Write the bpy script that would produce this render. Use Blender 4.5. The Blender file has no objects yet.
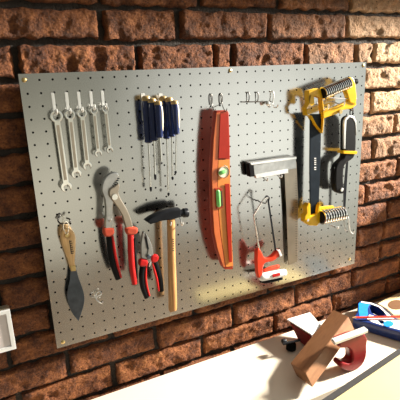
import bpy, bmesh, math, random
from mathutils import Vector, Matrix, noise
random.seed(7)
scene = bpy.context.scene
COL = scene.collection

# ------------------------------------------------------------------ camera
F = 450.87
R0 = Vector((0.8933662964, -0.4477075266, -0.0381396254))
R1 = Vector((-0.1544874204, -0.2263402796, -0.9617191455))
R2 = Vector((0.4219363665, 0.8650595635, -0.2713699582))
C0 = Vector((-0.0897861, -0.95297589, -0.01098799))
ZB = -0.775            # bench top height
WY = 0.026              # mean brick face (board face is y = 0)

def ray(px, py):
    return R0 * ((px - 200) / F) + R1 * ((py - 200) / F) + R2

def hitp(px, py, p0, n):
    d = ray(px, py)
    k = (Vector(p0) - C0).dot(Vector(n)) / d.dot(Vector(n))
    return C0 + d * k

def P(px, py, h=0.0):           # point standing h in front of the board
    return hitp(px, py, (0, -h, 0), (0, 1, 0))

def T(px, py, dz=0.0):          # point dz above the bench
    return hitp(px, py, (0, 0, ZB + dz), (0, 0, 1))

cam_d = bpy.data.cameras.new('camera')
cam = bpy.data.objects.new('camera', cam_d)
COL.objects.link(cam)
cam_d.sensor_width = 36
cam_d.lens = F / 400 * 36
cam_d.clip_start = 0.02
m = Matrix.Identity(4)
for i in range(3):
    m[i][0] = R0[i]; m[i][1] = -R1[i]; m[i][2] = -R2[i]; m[i][3] = C0[i]
cam.matrix_world = m
scene.camera = cam

# --------------------------------------------------------------- materials
def new_mat(name):
    mt = bpy.data.materials.new(name); mt.use_nodes = True
    nt = mt.node_tree
    return mt, nt, nt.nodes['Principled BSDF']

def N(nt, typ, **kw):
    n = nt.nodes.new(typ)
    for k, v in kw.items():
        if k in n.inputs: n.inputs[k].default_value = v
        else: setattr(n, k, v)
    return n

def mat(name, col, rough=0.5, metal=0.0, var=0.12, scale=60.0, bump=0.0, coat=0.0, stretch=None):
    mt, nt, b = new_mat(name)
    tc = N(nt, 'ShaderNodeTexCoord')
    nz = N(nt, 'ShaderNodeTexNoise', Scale=scale, Detail=4.0)
    if stretch:
        mp = N(nt, 'ShaderNodeMapping'); mp.inputs['Scale'].default_value = stretch
        nt.links.new(tc.outputs['Object'], mp.inputs[0]); nt.links.new(mp.outputs[0], nz.inputs['Vector'])
    else:
        nt.links.new(tc.outputs['Object'], nz.inputs['Vector'])
    rp = N(nt, 'ShaderNodeValToRGB')
    e = rp.color_ramp.elements
    e[0].position = 0.3; e[1].position = 0.7
    e[0].color = (*[c * (1 - var) for c in col], 1); e[1].color = (*[min(1, c * (1 + var)) for c in col], 1)
    nt.links.new(nz.outputs['Fac'], rp.inputs[0]); nt.links.new(rp.outputs[0], b.inputs['Base Color'])
    if metal < .5: b.inputs['Specular IOR Level'].default_value = .12 if max(col) < .05 else .28
    b.inputs['Roughness'].default_value = rough; b.inputs['Metallic'].default_value = metal
    b.inputs['Coat Weight'].default_value = coat * .5; b.inputs['Coat Roughness'].default_value = .08
    if bump:
        bp = N(nt, 'ShaderNodeBump', Strength=bump, Distance=0.002)
        nt.links.new(nz.outputs['Fac'], bp.inputs['Height']); nt.links.new(bp.outputs[0], b.inputs['Normal'])
    return mt

def wood(name, dark, light, rot=(0, 0, 0), scale=(60, 60, 4), rough=0.5):
    mt, nt, b = new_mat(name)
    tc = N(nt, 'ShaderNodeTexCoord')
    mp = N(nt, 'ShaderNodeMapping'); mp.inputs['Scale'].default_value = scale
    mp.inputs['Rotation'].default_value = rot
    nz = N(nt, 'ShaderNodeTexNoise', Scale=1.6, Detail=5.0, Distortion=0.6)
    rp = N(nt, 'ShaderNodeValToRGB')
    e = rp.color_ramp.elements; e[0].position = .3; e[1].position = .72
    e[0].color = (*dark, 1); e[1].color = (*light, 1)
    nt.links.new(tc.outputs['Object'], mp.inputs[0]); nt.links.new(mp.outputs[0], nz.inputs['Vector'])
    nt.links.new(nz.outputs['Fac'], rp.inputs[0]); nt.links.new(rp.outputs[0], b.inputs['Base Color'])
    b.inputs['Roughness'].default_value = rough
    return mt

def brick_mat():
    mt, nt, b = new_mat('old_brick')
    L = nt.links.new
    geo = N(nt, 'ShaderNodeNewGeometry')
    at = N(nt, 'ShaderNodeAttribute', attribute_name='tone')
    nz = N(nt, 'ShaderNodeTexNoise', Scale=26.0, Detail=9.0, Roughness=0.7)
    nf = N(nt, 'ShaderNodeTexNoise', Scale=230.0, Detail=6.0, Roughness=0.8)
    vo = N(nt, 'ShaderNodeTexVoronoi', Scale=150.0)
    for n in (nz, nf, vo): L(geo.outputs['Position'], n.inputs['Vector'])
    rp = N(nt, 'ShaderNodeValToRGB')
    cr = rp.color_ramp
    cr.elements[0].position = .33; cr.elements[0].color = (.018, .007, .004, 1)
    cr.elements[1].position = .76; cr.elements[1].color = (.58, .29, .11, 1)
    for p, c in ((.46, (.10, .028, .008, 1)), (.58, (.27, .088, .022, 1))):
        x = cr.elements.new(p); x.color = c
    ad = N(nt, 'ShaderNodeMath', operation='MULTIPLY_ADD'); ad.inputs[1].default_value = .45
    L(nf.outputs['Fac'], ad.inputs[0])
    m2 = N(nt, 'ShaderNodeMath', operation='MULTIPLY'); m2.inputs[1].default_value = .55
    L(nz.outputs['Fac'], m2.inputs[0]); L(m2.outputs[0], ad.inputs[2])
    sep = N(nt, 'ShaderNodeSeparateColor'); L(at.outputs['Color'], sep.inputs[0])
    a3 = N(nt, 'ShaderNodeMath', operation='ADD'); L(ad.outputs[0], a3.inputs[0]); L(sep.outputs[0], a3.inputs[1])
    L(a3.outputs[0], rp.inputs[0])
    # paler mix by region: strong light and haze put into the colour
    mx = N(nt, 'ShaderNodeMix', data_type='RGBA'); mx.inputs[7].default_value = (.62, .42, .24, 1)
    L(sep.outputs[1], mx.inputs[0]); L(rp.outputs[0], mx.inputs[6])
    # dark mortar
    mo = N(nt, 'ShaderNodeMix', data_type='RGBA')
    mr = N(nt, 'ShaderNodeValToRGB'); mr.color_ramp.elements[0].color = (.012, .009, .007, 1); mr.color_ramp.elements[1].color = (.10, .075, .055, 1)
    mr.color_ramp.elements[0].position = .35; mr.color_ramp.elements[1].position = .8
    L(ad.outputs[0], mr.inputs[0])
    L(sep.outputs[2], mo.inputs[0]); L(mx.outputs[2], mo.inputs[6]); L(mr.outputs[0], mo.inputs[7])
    # pits
    pr = N(nt, 'ShaderNodeValToRGB'); pr.color_ramp.elements[0].position = .10; pr.color_ramp.elements[1].position = .32
    pr.color_ramp.elements[0].color = (.12, .12, .12, 1); pr.color_ramp.elements[1].color = (1, 1, 1, 1)
    L(vo.outputs['Distance'], pr.inputs[0])
    pm = N(nt, 'ShaderNodeMix', data_type='RGBA', blend_type='MULTIPLY'); 
    n3 = N(nt, 'ShaderNodeTexNoise', Scale=35.0, Detail=2.0); L(geo.outputs['Position'], n3.inputs['Vector'])
    r3 = N(nt, 'ShaderNodeValToRGB'); r3.color_ramp.elements[0].position = .45; r3.color_ramp.elements[1].position = .6
    L(n3.outputs['Fac'], r3.inputs[0]); L(r3.outputs[0], pm.inputs[0])
    L(mo.outputs[2], pm.inputs[6]); L(pr.outputs[0], pm.inputs[7])
    L(pm.outputs[2], b.inputs['Base Color'])
    b.inputs['Roughness'].default_value = .85
    hs = N(nt, 'ShaderNodeMath', operation='ADD'); L(nf.outputs['Fac'], hs.inputs[0])
    h2 = N(nt, 'ShaderNodeMath', operation='MULTIPLY'); h2.inputs[1].default_value = .6
    L(vo.outputs['Distance'], h2.inputs[0]); L(h2.outputs[0], hs.inputs[1])
    bp = N(nt, 'ShaderNodeBump', Strength=.9, Distance=.004)
    L(hs.outputs[0], bp.inputs['Height']); L(bp.outputs[0], b.inputs['Normal'])
    return mt

def board_mat():
    mt, nt, b = new_mat('galvanised_sheet')
    L = nt.links.new
    tc = N(nt, 'ShaderNodeTexCoord')
    nz = N(nt, 'ShaderNodeTexNoise', Scale=7.0, Detail=3.0)
    sp = N(nt, 'ShaderNodeTexVoronoi', Scale=260.0)
    wv = N(nt, 'ShaderNodeTexNoise', Scale=2.6, Detail=1.0)
    gr = N(nt, 'ShaderNodeTexNoise', Scale=420.0, Detail=2.0)
    for n in (nz, sp, wv, gr): L(tc.outputs['Object'], n.inputs['Vector'])
    rp = N(nt, 'ShaderNodeValToRGB')
    rp.color_ramp.elements[0].color = (.50, .50, .48, 1); rp.color_ramp.elements[1].color = (.60, .60, .58, 1)
    L(nz.outputs['Fac'], rp.inputs[0])
    mx = N(nt, 'ShaderNodeMix', data_type='RGBA', blend_type='MULTIPLY'); mx.inputs[0].default_value = .10
    L(rp.outputs[0], mx.inputs[6]); L(gr.outputs['Fac'], mx.inputs[7])
    L(mx.outputs[2], b.inputs['Base Color'])
    b.inputs['Metallic'].default_value = 1.0
    rr = N(nt, 'ShaderNodeMapRange'); rr.inputs[3].default_value = .13; rr.inputs[4].default_value = .20
    L(nz.outputs['Fac'], rr.inputs[0]); L(rr.outputs[0], b.inputs['Roughness'])
    bp = N(nt, 'ShaderNodeBump', Strength=.25, Distance=.012); L(wv.outputs['Fac'], bp.inputs['Height'])
    b2 = N(nt, 'ShaderNodeBump', Strength=.04, Distance=.0006); L(gr.outputs['Fac'], b2.inputs['Height'])
    L(bp.outputs[0], b2.inputs['Normal']); L(b2.outputs[0], b.inputs['Normal'])
    return mt

M = dict(
    brick=brick_mat(), board=board_mat(),
    chrome=mat('polished_steel', (.88, .87, .83), .12, 1, .06),
    steel=mat('dull_steel', (.50, .50, .49), .32, 1, .15),
    warmsteel=mat('warm_steel', (.50, .43, .35), .30, 1, .1, 30),
    darksteel=mat('black_steel', (.012, .013, .016), .38, .1, .2),
    bladesteel=mat('blade_steel', (.075, .09, .11), .32, .6, .25),
    sawblade=mat('black_blade', (.010, .016, .024), .42, 0, .2),
    zinc=mat('bright_zinc', (.90, .90, .88), .3, .85, .04),
    wire=mat('dark_wire', (.16, .15, .14), .35, .9, .1),
    brass=mat('brass', (.62, .46, .20), .3, 1, .1),
    red=mat('red_rubber', (.50, .010, .010), .38, 0, .08, coat=.3),
    redorange=mat('red_orange_plastic', (.62, .045, .014), .32, 0, .08, coat=.4),
    collar=mat('orange_red_collar', (.48, .07, .035), .4, 0, .1),
    black=mat('black_rubber', (.006, .006, .007), .5, 0, .2),
    navy=mat('navy_plastic', (.012, .022, .085), .22, 0, .1, coat=.5),
    amber=mat('amber_plastic', (.36, .25, .10), .3, 0, .12, coat=.4),
    cream=mat('cream_plastic', (.80, .74, .60), .3, 0, .05, coat=.4),
    levelred=mat('level_red', (.34, .014, .003), .4, 0, .06, coat=.1),
    levelside=mat('level_side', (.30, .03, .010), .4, 0, .06, coat=.1),
    leveledge=mat('level_orange', (.68, .24, .05), .32, 0, .05, coat=.4),
    green=mat('vial_green', (.18, .58, .16), .15, 0, .1, coat=.8),
    yellow=mat('yellow_enamel', (.74, .42, .006), .32, 0, .06, coat=.4),
    white=mat('white_plastic', (.82, .82, .80), .3, 0, .03, coat=.3),
    grey=mat('grey_plastic', (.42, .43, .44), .4, 0, .05),
    blue=mat('blue_plastic', (.02, .22, .68), .25, 0, .1, coat=.5),
    darkblue=mat('dark_blue_plastic', (.012, .035, .16), .3, 0, .1, coat=.3),
    deepred=mat('deep_red_plastic', (.20, .006, .009), .35, 0, .1, coat=.3),
    pad=mat('clamp_pad', (.62, .60, .56), .35, .3, .06),
    mark=mat('printed_mark', (.05, .035, .03), .6),
    lmark=mat('pale_mark', (.7, .7, .68), .6),
    benchtop=mat('white_bench', (.74, .66, .54), .45, 0, .02, 8, coat=.1),
    sheet=mat('cream_sheet', (.54, .45, .23), .5, 0, .03, 10),
    sheetedge=mat('sheet_edge', (.045, .045, .045), .5, 0, .1),
    switchface=mat('box_face', (.66, .60, .58), .35, .1, .05),
    switchtrim=mat('box_trim', (.74, .66, .48), .28, .7, .06),
    ash=wood('ash_handle', (.33, .15, .045), (.60, .33, .12), scale=(90, 90, 6)),
    honey=wood('honey_wood', (.60, .34, .12), (.84, .58, .30), scale=(80, 80, 7)),
    beam=wood('beam_wood', (.20, .085, .032), (.28, .13, .055), rot=(0, 0, .0), scale=(14, 60, 60)),
    pine=wood('pine_offcut', (.66, .47, .24), (.80, .62, .36), scale=(8, 40, 40)),
    ruler=mat('ruler_steel', (.33, .285, .23), .3, 1, .1, 30),
    flange=mat('level_flange', (.60, .15, .045), .3, 0, .06, coat=.4),
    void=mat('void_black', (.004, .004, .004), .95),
    knot=mat('dark_knot', (.12, .055, .022), .6),
    floor=mat('floor_boards', (.20, .16, .12), .7),
)

# ----------------------------------------------------------------- helpers
def put(o, label=None, cat=None, group=None, kind=None):
    if label: o['label'] = label
    if cat: o['category'] = cat
    if group: o['group'] = group
    if kind: o['kind'] = kind
    return o

def link(name, me, material, parent=None, origin=None, smooth=True, angle=40):
    """mesh data is in world coordinates; move it to its origin"""
    if parent is not None: org = Vector(parent['_o'])
    elif origin is not None: org = Vector(origin)
    else:
        cs = [v.co for v in me.vertices]
        org = sum(cs, Vector()) / len(cs)
    me.transform(Matrix.Translation(-org))
    mts = material if isinstance(material, (list, tuple)) else [material]
    me.materials.clear()
    for mm in mts: me.materials.append(mm)
    if smooth:
        for p in me.polygons: p.use_smooth = True
        me.set_sharp_from_angle(angle=math.radians(angle))
    o = bpy.data.objects.new(name, me)
    COL.objects.link(o)
    if parent is not None:
        o.parent = parent
        if parent.type == 'MESH' or parent.parent: o.location = (0, 0, 0)
    else:
        o.location = org
    o['_o'] = tuple(org)
    return o

def from_bm(bm):
    me = bpy.data.meshes.new('m'); bmesh.ops.recalc_face_normals(bm, faces=bm.faces[:]); bm.to_mesh(me); bm.free(); return me

def thing(name, loc, label, cat, group=None):
    o = bpy.data.objects.new(name, None); COL.objects.link(o)
    o.location = loc; o.empty_display_size = .01; o['_o'] = tuple(loc)
    return put(o, label, cat, group)

def smooth_loop(pts, n=4):
    out = []; k = len(pts)
    for i in range(k):
        p0, p1, p2, p3 = [Vector(pts[(i + j - 1) % k]) for j in range(4)]
        for s in range(n):
            t = s / n
            out.append(.5 * ((2 * p1) + (p2 - p0) * t + (2 * p0 - 5 * p1 + 4 * p2 - p3) * t * t + (3 * p1 - p0 - 3 * p2 + p3) * t ** 3))
    return out

def slab(loops, base, ux, uy, un, depth, bevel=.0008):
    """2-D closed loops (first outer, others holes) extruded by depth along un; returns mesh in world coords"""
    cu = bpy.data.curves.new('c', 'CURVE'); cu.dimensions = '2D'; cu.fill_mode = 'BOTH'
    bevel = min(bevel, depth * .45)
    cu.extrude = depth / 2 - bevel; cu.bevel_depth = bevel; cu.bevel_resolution = 1; cu.offset = -bevel
    for lp in loops:
        sp = cu.splines.new('POLY'); sp.points.add(len(lp) - 1)
        for i, q in enumerate(lp): sp.points[i].co = (q[0], q[1], 0, 1)
        sp.use_cyclic_u = True
    ob = bpy.data.objects.new('c', cu); COL.objects.link(ob)
    dg = bpy.context.evaluated_depsgraph_get(); dg.update()
    me = bpy.data.meshes.new_from_object(ob.evaluated_get(dg))
    bpy.data.objects.remove(ob)
    mt = Matrix.Identity(4)
    for i in range(3):
        mt[i][0] = ux[i]; mt[i][1] = uy[i]; mt[i][2] = un[i]; mt[i][3] = base[i] + un[i] * depth / 2
    me.transform(mt)
    me.validate()
    return me

X, Y, Z = Vector((1, 0, 0)), Vector((0, 1, 0)), Vector((0, 0, 1))

def xz(pts, h):
    return [(P(a, b, h).x, P(a, b, h).z) for a, b in pts]

def plate(pts, h, depth, bevel=.0008, smooth=0, holes=()):
    """outline seen on the plane h in front of the board; runs back from there by depth"""
    lp = xz(pts, h)
    if smooth: lp = [tuple(v) for v in smooth_loop([Vector(p) for p in lp], smooth)]
    hl = [xz(q, h) for q in holes]
    return slab([lp] + hl, Vector((0, -(h - depth), 0)), X, Z, -Y, depth, bevel)

def flat(lp, h, depth, bevel=.0008, holes=()):
    return slab([lp] + list(holes), Vector((0, -(h - depth), 0)), X, Z, -Y, depth, bevel)

def tube_into(bm, pts, rad, seg=12, flatten=None, cap=True):
    pts = [Vector(p) for p in pts]
    n = len(pts)
    if not isinstance(rad, (list, tuple)): rad = [rad] * n
    rings = []; up = None
    for i in range(n):
        a = pts[max(i - 1, 0)]; b = pts[min(i + 1, n - 1)]
        t = (b - a)
        t = t.normalized() if t.length > 1e-9 else Vector((0, 0, 1))
        if up is None:
            up = Vector((0, -1, 0)) if abs(t.y) < .9 else Vector((0, 0, 1))
        s = t.cross(up)
        if s.length < 1e-6: s = t.orthogonal()
        s.normalize(); up = s.cross(t).normalized()
        fx, fy = flatten if flatten else (1, 1)
        rings.append([bm.verts.new(pts[i] + s * math.cos(2 * math.pi * k / seg) * rad[i] * fx + up * math.sin(2 * math.pi * k / seg) * rad[i] * fy) for k in range(seg)])
    for i in range(n - 1):
        for k in range(seg):
            bm.faces.new((rings[i][k], rings[i][(k + 1) % seg], rings[i + 1][(k + 1) % seg], rings[i + 1][k]))
    if cap:
        bm.faces.new(rings[0][::-1]); bm.faces.new(rings[-1])

def spline(pts, n=6):
    pts = [Vector(p) for p in pts]
    if len(pts) < 3: return pts
    out = []
    for i in range(len(pts) - 1):
        p0 = pts[max(i - 1, 0)]; p1 = pts[i]; p2 = pts[i + 1]; p3 = pts[min(i + 2, len(pts) - 1)]
        for s in range(n):
            t = s / n
            out.append(.5 * ((2 * p1) + (p2 - p0) * t + (2 * p0 - 5 * p1 + 4 * p2 - p3) * t * t + (3 * p1 - p0 - 3 * p2 + p3) * t ** 3))
    out.append(pts[-1]); return out

def lerp_r(rads, n):
    out = []; k = len(rads) - 1
    for i in range(n):
        f = i / (n - 1) * k; j = min(int(f), k - 1); out.append(rads[j] + (rads[j + 1] - rads[j]) * (f - j))
    return out

def tube(pts, rad, seg=12, flatten=None, sp=6):
    bm = bmesh.new()
    q = spline(pts, sp) if sp else [Vector(p) for p in pts]
    if isinstance(rad, (list, tuple)): rad = lerp_r(rad, len(q))
    tube_into(bm, q, rad, seg, flatten)
    return from_bm(bm)

def box_into(bm, c8):
    v = [bm.verts.new(c) for c in c8]
    for f in ((0, 1, 2, 3), (7, 6, 5, 4), (0, 4, 5, 1), (1, 5, 6, 2), (2, 6, 7, 3), (3, 7, 4, 0)):
        bm.faces.new([v[i] for i in f])

def hexa(top4, e, bevel=.0015):
    bm = bmesh.new(); e = Vector(e)
    box_into(bm, [Vector(p) for p in top4] + [Vector(p) + e for p in top4])
    bmesh.ops.bevel(bm, geom=bm.edges[:], offset=bevel, segments=2, affect='EDGES')
    return from_bm(bm)

def rbox(lo, hi, bevel=.002):
    x0, y0, z0 = lo; x1, y1, z1 = hi
    return hexa([(x0, y0, z1), (x1, y0, z1), (x1, y1, z1), (x0, y1, z1)], (0, 0, z0 - z1), bevel)

def disc(c, axis, r, th, seg=24, bevel=.0004):
    axis = Vector(axis).normalized(); c = Vector(c)
    pts = [c, c + axis * bevel, c + axis * (th - bevel), c + axis * th]
    bm = bmesh.new(); tube_into(bm, pts, [r - bevel, r, r, r - bevel], seg)
    return from_bm(bm)

def merge(*mes):
    bm = bmesh.new()
    for me in mes: bm.from_mesh(me)
    me = bpy.data.meshes.new('m'); bm.to_mesh(me); bm.free(); return me

# ------------------------------------------------------------ brick wall
zt, pitch = .0585, .0696
bm = bmesh.new()
tone = bm.loops.layers.color.new('tone')
anchors = {-2: [.178, .409, .626, .86], -1: [.178, .355, .597, .85], -3: [.05, .29, .52, .75, .98], 0: [.003, .252, .441, .49, .713, .888, .956],
           1: [-.11, .12, .35, .58, .82, 1.09], 2: [.02, .25, .5, .74, .964], 3: [-.1, .12, .35, .6, .83, 1.063],
           4: [.02, .25, .5, .75, .977], 5: [-.1, .13, .36, .6, .84, 1.09], 6: [.01, .25, .5, .73, .961],
           7: [-.10, .12, .36, .6, .83, 1.06], 8: [.0, .24, .47, .70, .93, 1.05], 9: [-.1, .13, .36, .6, .83, 1.045],
           10: [.0236, .247, .479, .70, .925], 11: [-.095, .13, .382, .619, .85, 1.09]}
XL, XR = -1.15, 2.7
for k in range(-13, 22):
    js = list(anchors.get(k, [.01 + .115 * (k % 2) + random.uniform(-.02, .02)]))
    while js[0] > XL: js.insert(0, js[0] - random.uniform(.215, .24))
    while js[-1] < XR: js.append(js[-1] + random.uniform(.215, .24))
    z1 = zt - pitch * k; z0 = z1 - pitch
    for a, b in zip(js[:-1], js[1:]):
        seed = Vector((a * 13.1, k * 7.7, 3.3))
        near = (-.25 < a < 1.5 and -3 <= k <= 11)
        nx = max(4, int((b - a) / (.0045 if near else .03))); nz = 16 if near else 4
        mo = random.uniform(.0045, .0075)
        x0, x1 = a + mo, b - mo
        zz0, zz1 = z0 + random.uniform(.004, .008), z1 - random.uniform(.004, .008)
        dep = random.uniform(-.003, .004)
        tilt = random.uniform(-.002, .002); til2 = random.uniform(-.003, .003)
        tn = random.uniform(-.07, .06) + noise.noise(seed) * .05
        tan = 0.0
        mx_ = (a + b) / 2
        if mx_ > .55 and k <= 6: tan = min(.9, (mx_ - .55) * 1.8) * (1 - max(0, k - 2) / 5)  # strong light on the upper right bricks, painted into their colour
        if k < 0: tan = max(tan, .16); tn -= .03  # hazy, dimmer light on the top courses, painted into their tone
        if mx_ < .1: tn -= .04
        grid = []
        for j in range(nz + 1):
            row = []
            for i in range(nx + 1):
                u, v = i / nx, j / nz
                # ragged outline
                ex = .005 * noise.noise(Vector((v * 4 + seed.x, seed.y, i and 1)))
                ez = .006 * noise.noise(Vector((u * (b - a) * 40, j and 1, seed.x + k)))
                x = x0 + (x1 - x0) * u + ex * (1 if i in (0, nx) else .4)
                z = zz0 + (zz1 - zz0) * v + ez * abs(2 * v - 1)
                dx = min(x - x0, x1 - x); dz = min(z - zz0, zz1 - z)
                d = max(0, min(dx, dz))
                rr = .006
                edge = 0 if d > rr else (1 - math.sqrt(max(0, 1 - (1 - d / rr) ** 2))) * .009
                p = Vector((x, z, seed.x))
                nse = noise.noise(p * 40) * .0030 + noise.noise(p * 110) * .0022 + noise.noise(p * 240) * .0018
                chip = max(0, noise.noise(p * 28 + seed) - .32) * .018
                y = WY + dep + tilt * (2 * u - 1) + til2 * (2 * v - 1) + edge + nse + chip
                row.append(bm.verts.new((x, y, z)))
            grid.append(row)
        fs = []
        for j in range(nz):
            for i in range(nx):
                fs.append(bm.faces.new((grid[j][i], grid[j][i + 1], grid[j + 1][i + 1], grid[j + 1][i])))
        # returns into the mortar
        bd = [grid[0][i] for i in range(nx + 1)] + [grid[j][nx] for j in range(1, nz + 1)] + [grid[nz][i] for i in range(nx - 1, -1, -1)] + [grid[j][0] for j in range(nz - 1, 0, -1)]
        bk = [bm.verts.new((v.co.x, .07, v.co.z)) for v in bd]
        for i in range(len(bd)):
            q = (i + 1) % len(bd)
            fs.append(bm.faces.new((bd[q], bd[i], bk[i], bk[q])))
        for f in fs:
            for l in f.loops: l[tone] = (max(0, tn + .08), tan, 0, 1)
# mortar bed
nx, nz = 300, 150
g = []
zb, ztop = -1.6, .9
for j in range(nz + 1):
    row = []
    for i in range(nx + 1):
        x = XL + (XR - XL) * i / nx; z = zb + (ztop - zb) * j / nz
        row.append(bm.verts.new((x, .042 + .004 * noise.noise(Vector((x * 30, z * 60, 0))) + .002 * noise.noise(Vector((x * 90, z * 90, 4))), z)))
    g.append(row)
for j in range(nz):
    for i in range(nx):
        f = bm.faces.new((g[j][i], g[j][i + 1], g[j + 1][i + 1], g[j + 1][i]))
        for l in f.loops: l[tone] = (.05, 0, 1, 1)
me = bpy.data.meshes.new('wall'); bm.to_mesh(me); bm.free()
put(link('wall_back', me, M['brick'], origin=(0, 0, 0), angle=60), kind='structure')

# floor
put(link('floor', rbox((XL, -3.0, -1.62), (XR, .06, -1.60), .001), M['floor'], smooth=False), kind='structure')

# --------------------------------------------------------------- the bench
bench = thing('workbench', (.7, -.2, ZB - .04), 'white topped workbench standing against the foot of the brick wall', 'workbench')
link('bench_top', rbox((-.55, -.242, ZB - .035), (2.0, .018, ZB), .002), M['benchtop'], bench)
link('apron', rbox((-.50, -.25, ZB - .12), (1.95, -.22, ZB - .035), .002), M['benchtop'], bench)
for (lx, ly) in ((-.5, -.24), (1.88, -.24), (-.5, -.07), (1.88, -.07)):
    link('leg', rbox((lx, ly, -1.60), (lx + .07, ly + .07, ZB - .035), .003), M['benchtop'], bench)

# cream sheet across the right-hand front corner
a, b = T(328, 401), T(402, 351)
d = (b - a).normalized(); n = Vector((d.y, -d.x, 0))
if n.y > 0: n = -n
s0, s1 = a - d * .06, b + d * .04
sh = thing('plywood_sheet', tuple((s0 + s1) / 2), 'pale cream sheet with a grey edge lying across the front of the white bench', 'board')
link('sheet_top', hexa([s0 + n * .017 + Z * .016, s1 + n * .017 + Z * .016, s1 + n * .15 + Z * .016, s0 + n * .10 + Z * .016], (0, 0, -.0155), .001), M['sheet'], sh)
link('edge_strip', hexa([s0 + Z * .0165, s1 + Z * .0165, s1 + n * .017 + Z * .0165, s0 + n * .017 + Z * .0165], (0, 0, -.016), .0008), M['sheetedge'], sh)

# ------------------------------------------------------------- the board
W, H, SP = .9, .6, .025
pb = thing('metal_pegboard', (W / 2, 0, -H), 'large galvanised metal pegboard with rows of round holes, screwed to the brick wall', 'pegboard')
bm = bmesh.new()
SEG = 8; RH = .0023
cache = {}
def gv(x, y, z):
    k_ = (round(x, 5), round(y, 5), round(z, 5))
    if k_ not in cache: cache[k_] = bm.verts.new((x, y, z))
    return cache[k_]
for r in range(24):
    for c in range(36):
        x0 = c * SP; z1 = -r * SP; x1 = x0 + SP; z0 = z1 - SP
        cx, cz = (x0 + x1) / 2, (z0 + z1) / 2
        ring = [bm.verts.new((cx + RH * math.cos(2 * math.pi * k / SEG), 0, cz + RH * math.sin(2 * math.pi * k / SEG))) for k in range(SEG)]
        back = [bm.verts.new((v.co.x, .0015, v.co.z)) for v in ring]
        sq = [gv(x1, 0, cz), gv(x1, 0, z1), gv(cx, 0, z1), gv(x0, 0, z1), gv(x0, 0, cz), gv(x0, 0, z0), gv(cx, 0, z0), gv(x1, 0, z0)]
        for k in range(SEG):
            q = (k + 1) % SEG
            bm.faces.new((ring[k], ring[q], sq[q], sq[k]))
            bm.faces.new((ring[q], ring[k], back[k], back[q]))
# folded returns
RET = .009
def strip(p, q):
    a = gv(*p); b = gv(*q)
    c_ = bm.verts.new((q[0], RET, q[2])); d_ = bm.verts.new((p[0], RET, p[2]))
    bm.faces.new((a, b, c_, d_))
for c in range(72):
    for z in (0, -H): strip((c * SP / 2, 0, z), ((c + 1) * SP / 2, 0, z))
for r in range(48):
    for x in (0, W): strip((x, 0, -r * SP / 2), (x, 0, -(r + 1) * SP / 2))
me = from_bm(bm)
o = link('perforated_sheet', me, M['board'], pb, smooth=False)
# dark sheet added behind the holes as the shade of the gap
link('hole_shade', rbox((.004, .0045, -H + .004), (W - .004, .0075, -.004), .0005), M['void'], pb, smooth=False)
for (px, py) in ((24, 80), (230, 70.5), (363, 65.5), (63, 342), (349.5, 259)):
    p = P(px, py)
    s = link('screw', tube([p + Y * .001, p - Y * .0012, p - Y * .0028], [.0048, .0046, .002], 16, sp=0), M['brass'], pb)

# metal electrical box at left edge of wall
p0 = hitp(17, 348, (0, WY - .03, 0), (0, 1, 0)); p1 = hitp(9, 309, (0, WY - .03, 0), (0, 1, 0))
sb = thing('socket_box', (p0.x - .07, WY, p0.z), 'white metal edged electrical box on the brick wall at the far left', 'socket box')
x1, z0, z1 = (p0.x + p1.x) / 2, p0.z, p1.z
fy = WY - .03
link('back_box', rbox((x1 - .15, fy + .003, z0), (x1, .022, z1), .003), M['switchtrim'], sb)
outer = [(x1 - .15, z0), (x1, z0), (x1, z1), (x1 - .15, z1)]
inn = [(x1 - .142, z0 + .009), (x1 - .142, z1 - .009), (x1 - .009, z1 - .009), (x1 - .009, z0 + .009)]
link('rim', slab([outer, inn], Vector((0, fy + .003, 0)), X, Z, -Y, .006, .001), M['white'], sb)
link('face_plate', rbox((x1 - .142, fy, z0 + .009), (x1 - .009, fy + .004, z1 - .009), .0006), M['switchface'], sb)

# -------------------------------------------------------------- peg hooks
def peg_hook(px, py, label, reach=.03, drop=.034, group=None, w=.0042):
    """bright back bar with a round prong leaving it and turning up at the end"""
    p = P(px, py)
    t = thing('peg_hook', (p.x, 0, p.z), label, 'hook', group)
    link('back_bar', rbox((p.x - w / 2, -.0026, p.z - drop), (p.x + w / 2, -.0002, p.z + .003), .0008), M['zinc'], t)
    zz = p.z - drop + .003
    link('prong', tube([(p.x, .002, zz), (p.x, -.006, zz), (p.x, -reach * .7, zz - .001), (p.x, -reach, zz + .002), (p.x, -reach - .003, zz + .010)], .0018, 10), M['zinc'], t)
    return Vector((p.x, -reach, zz))

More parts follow.
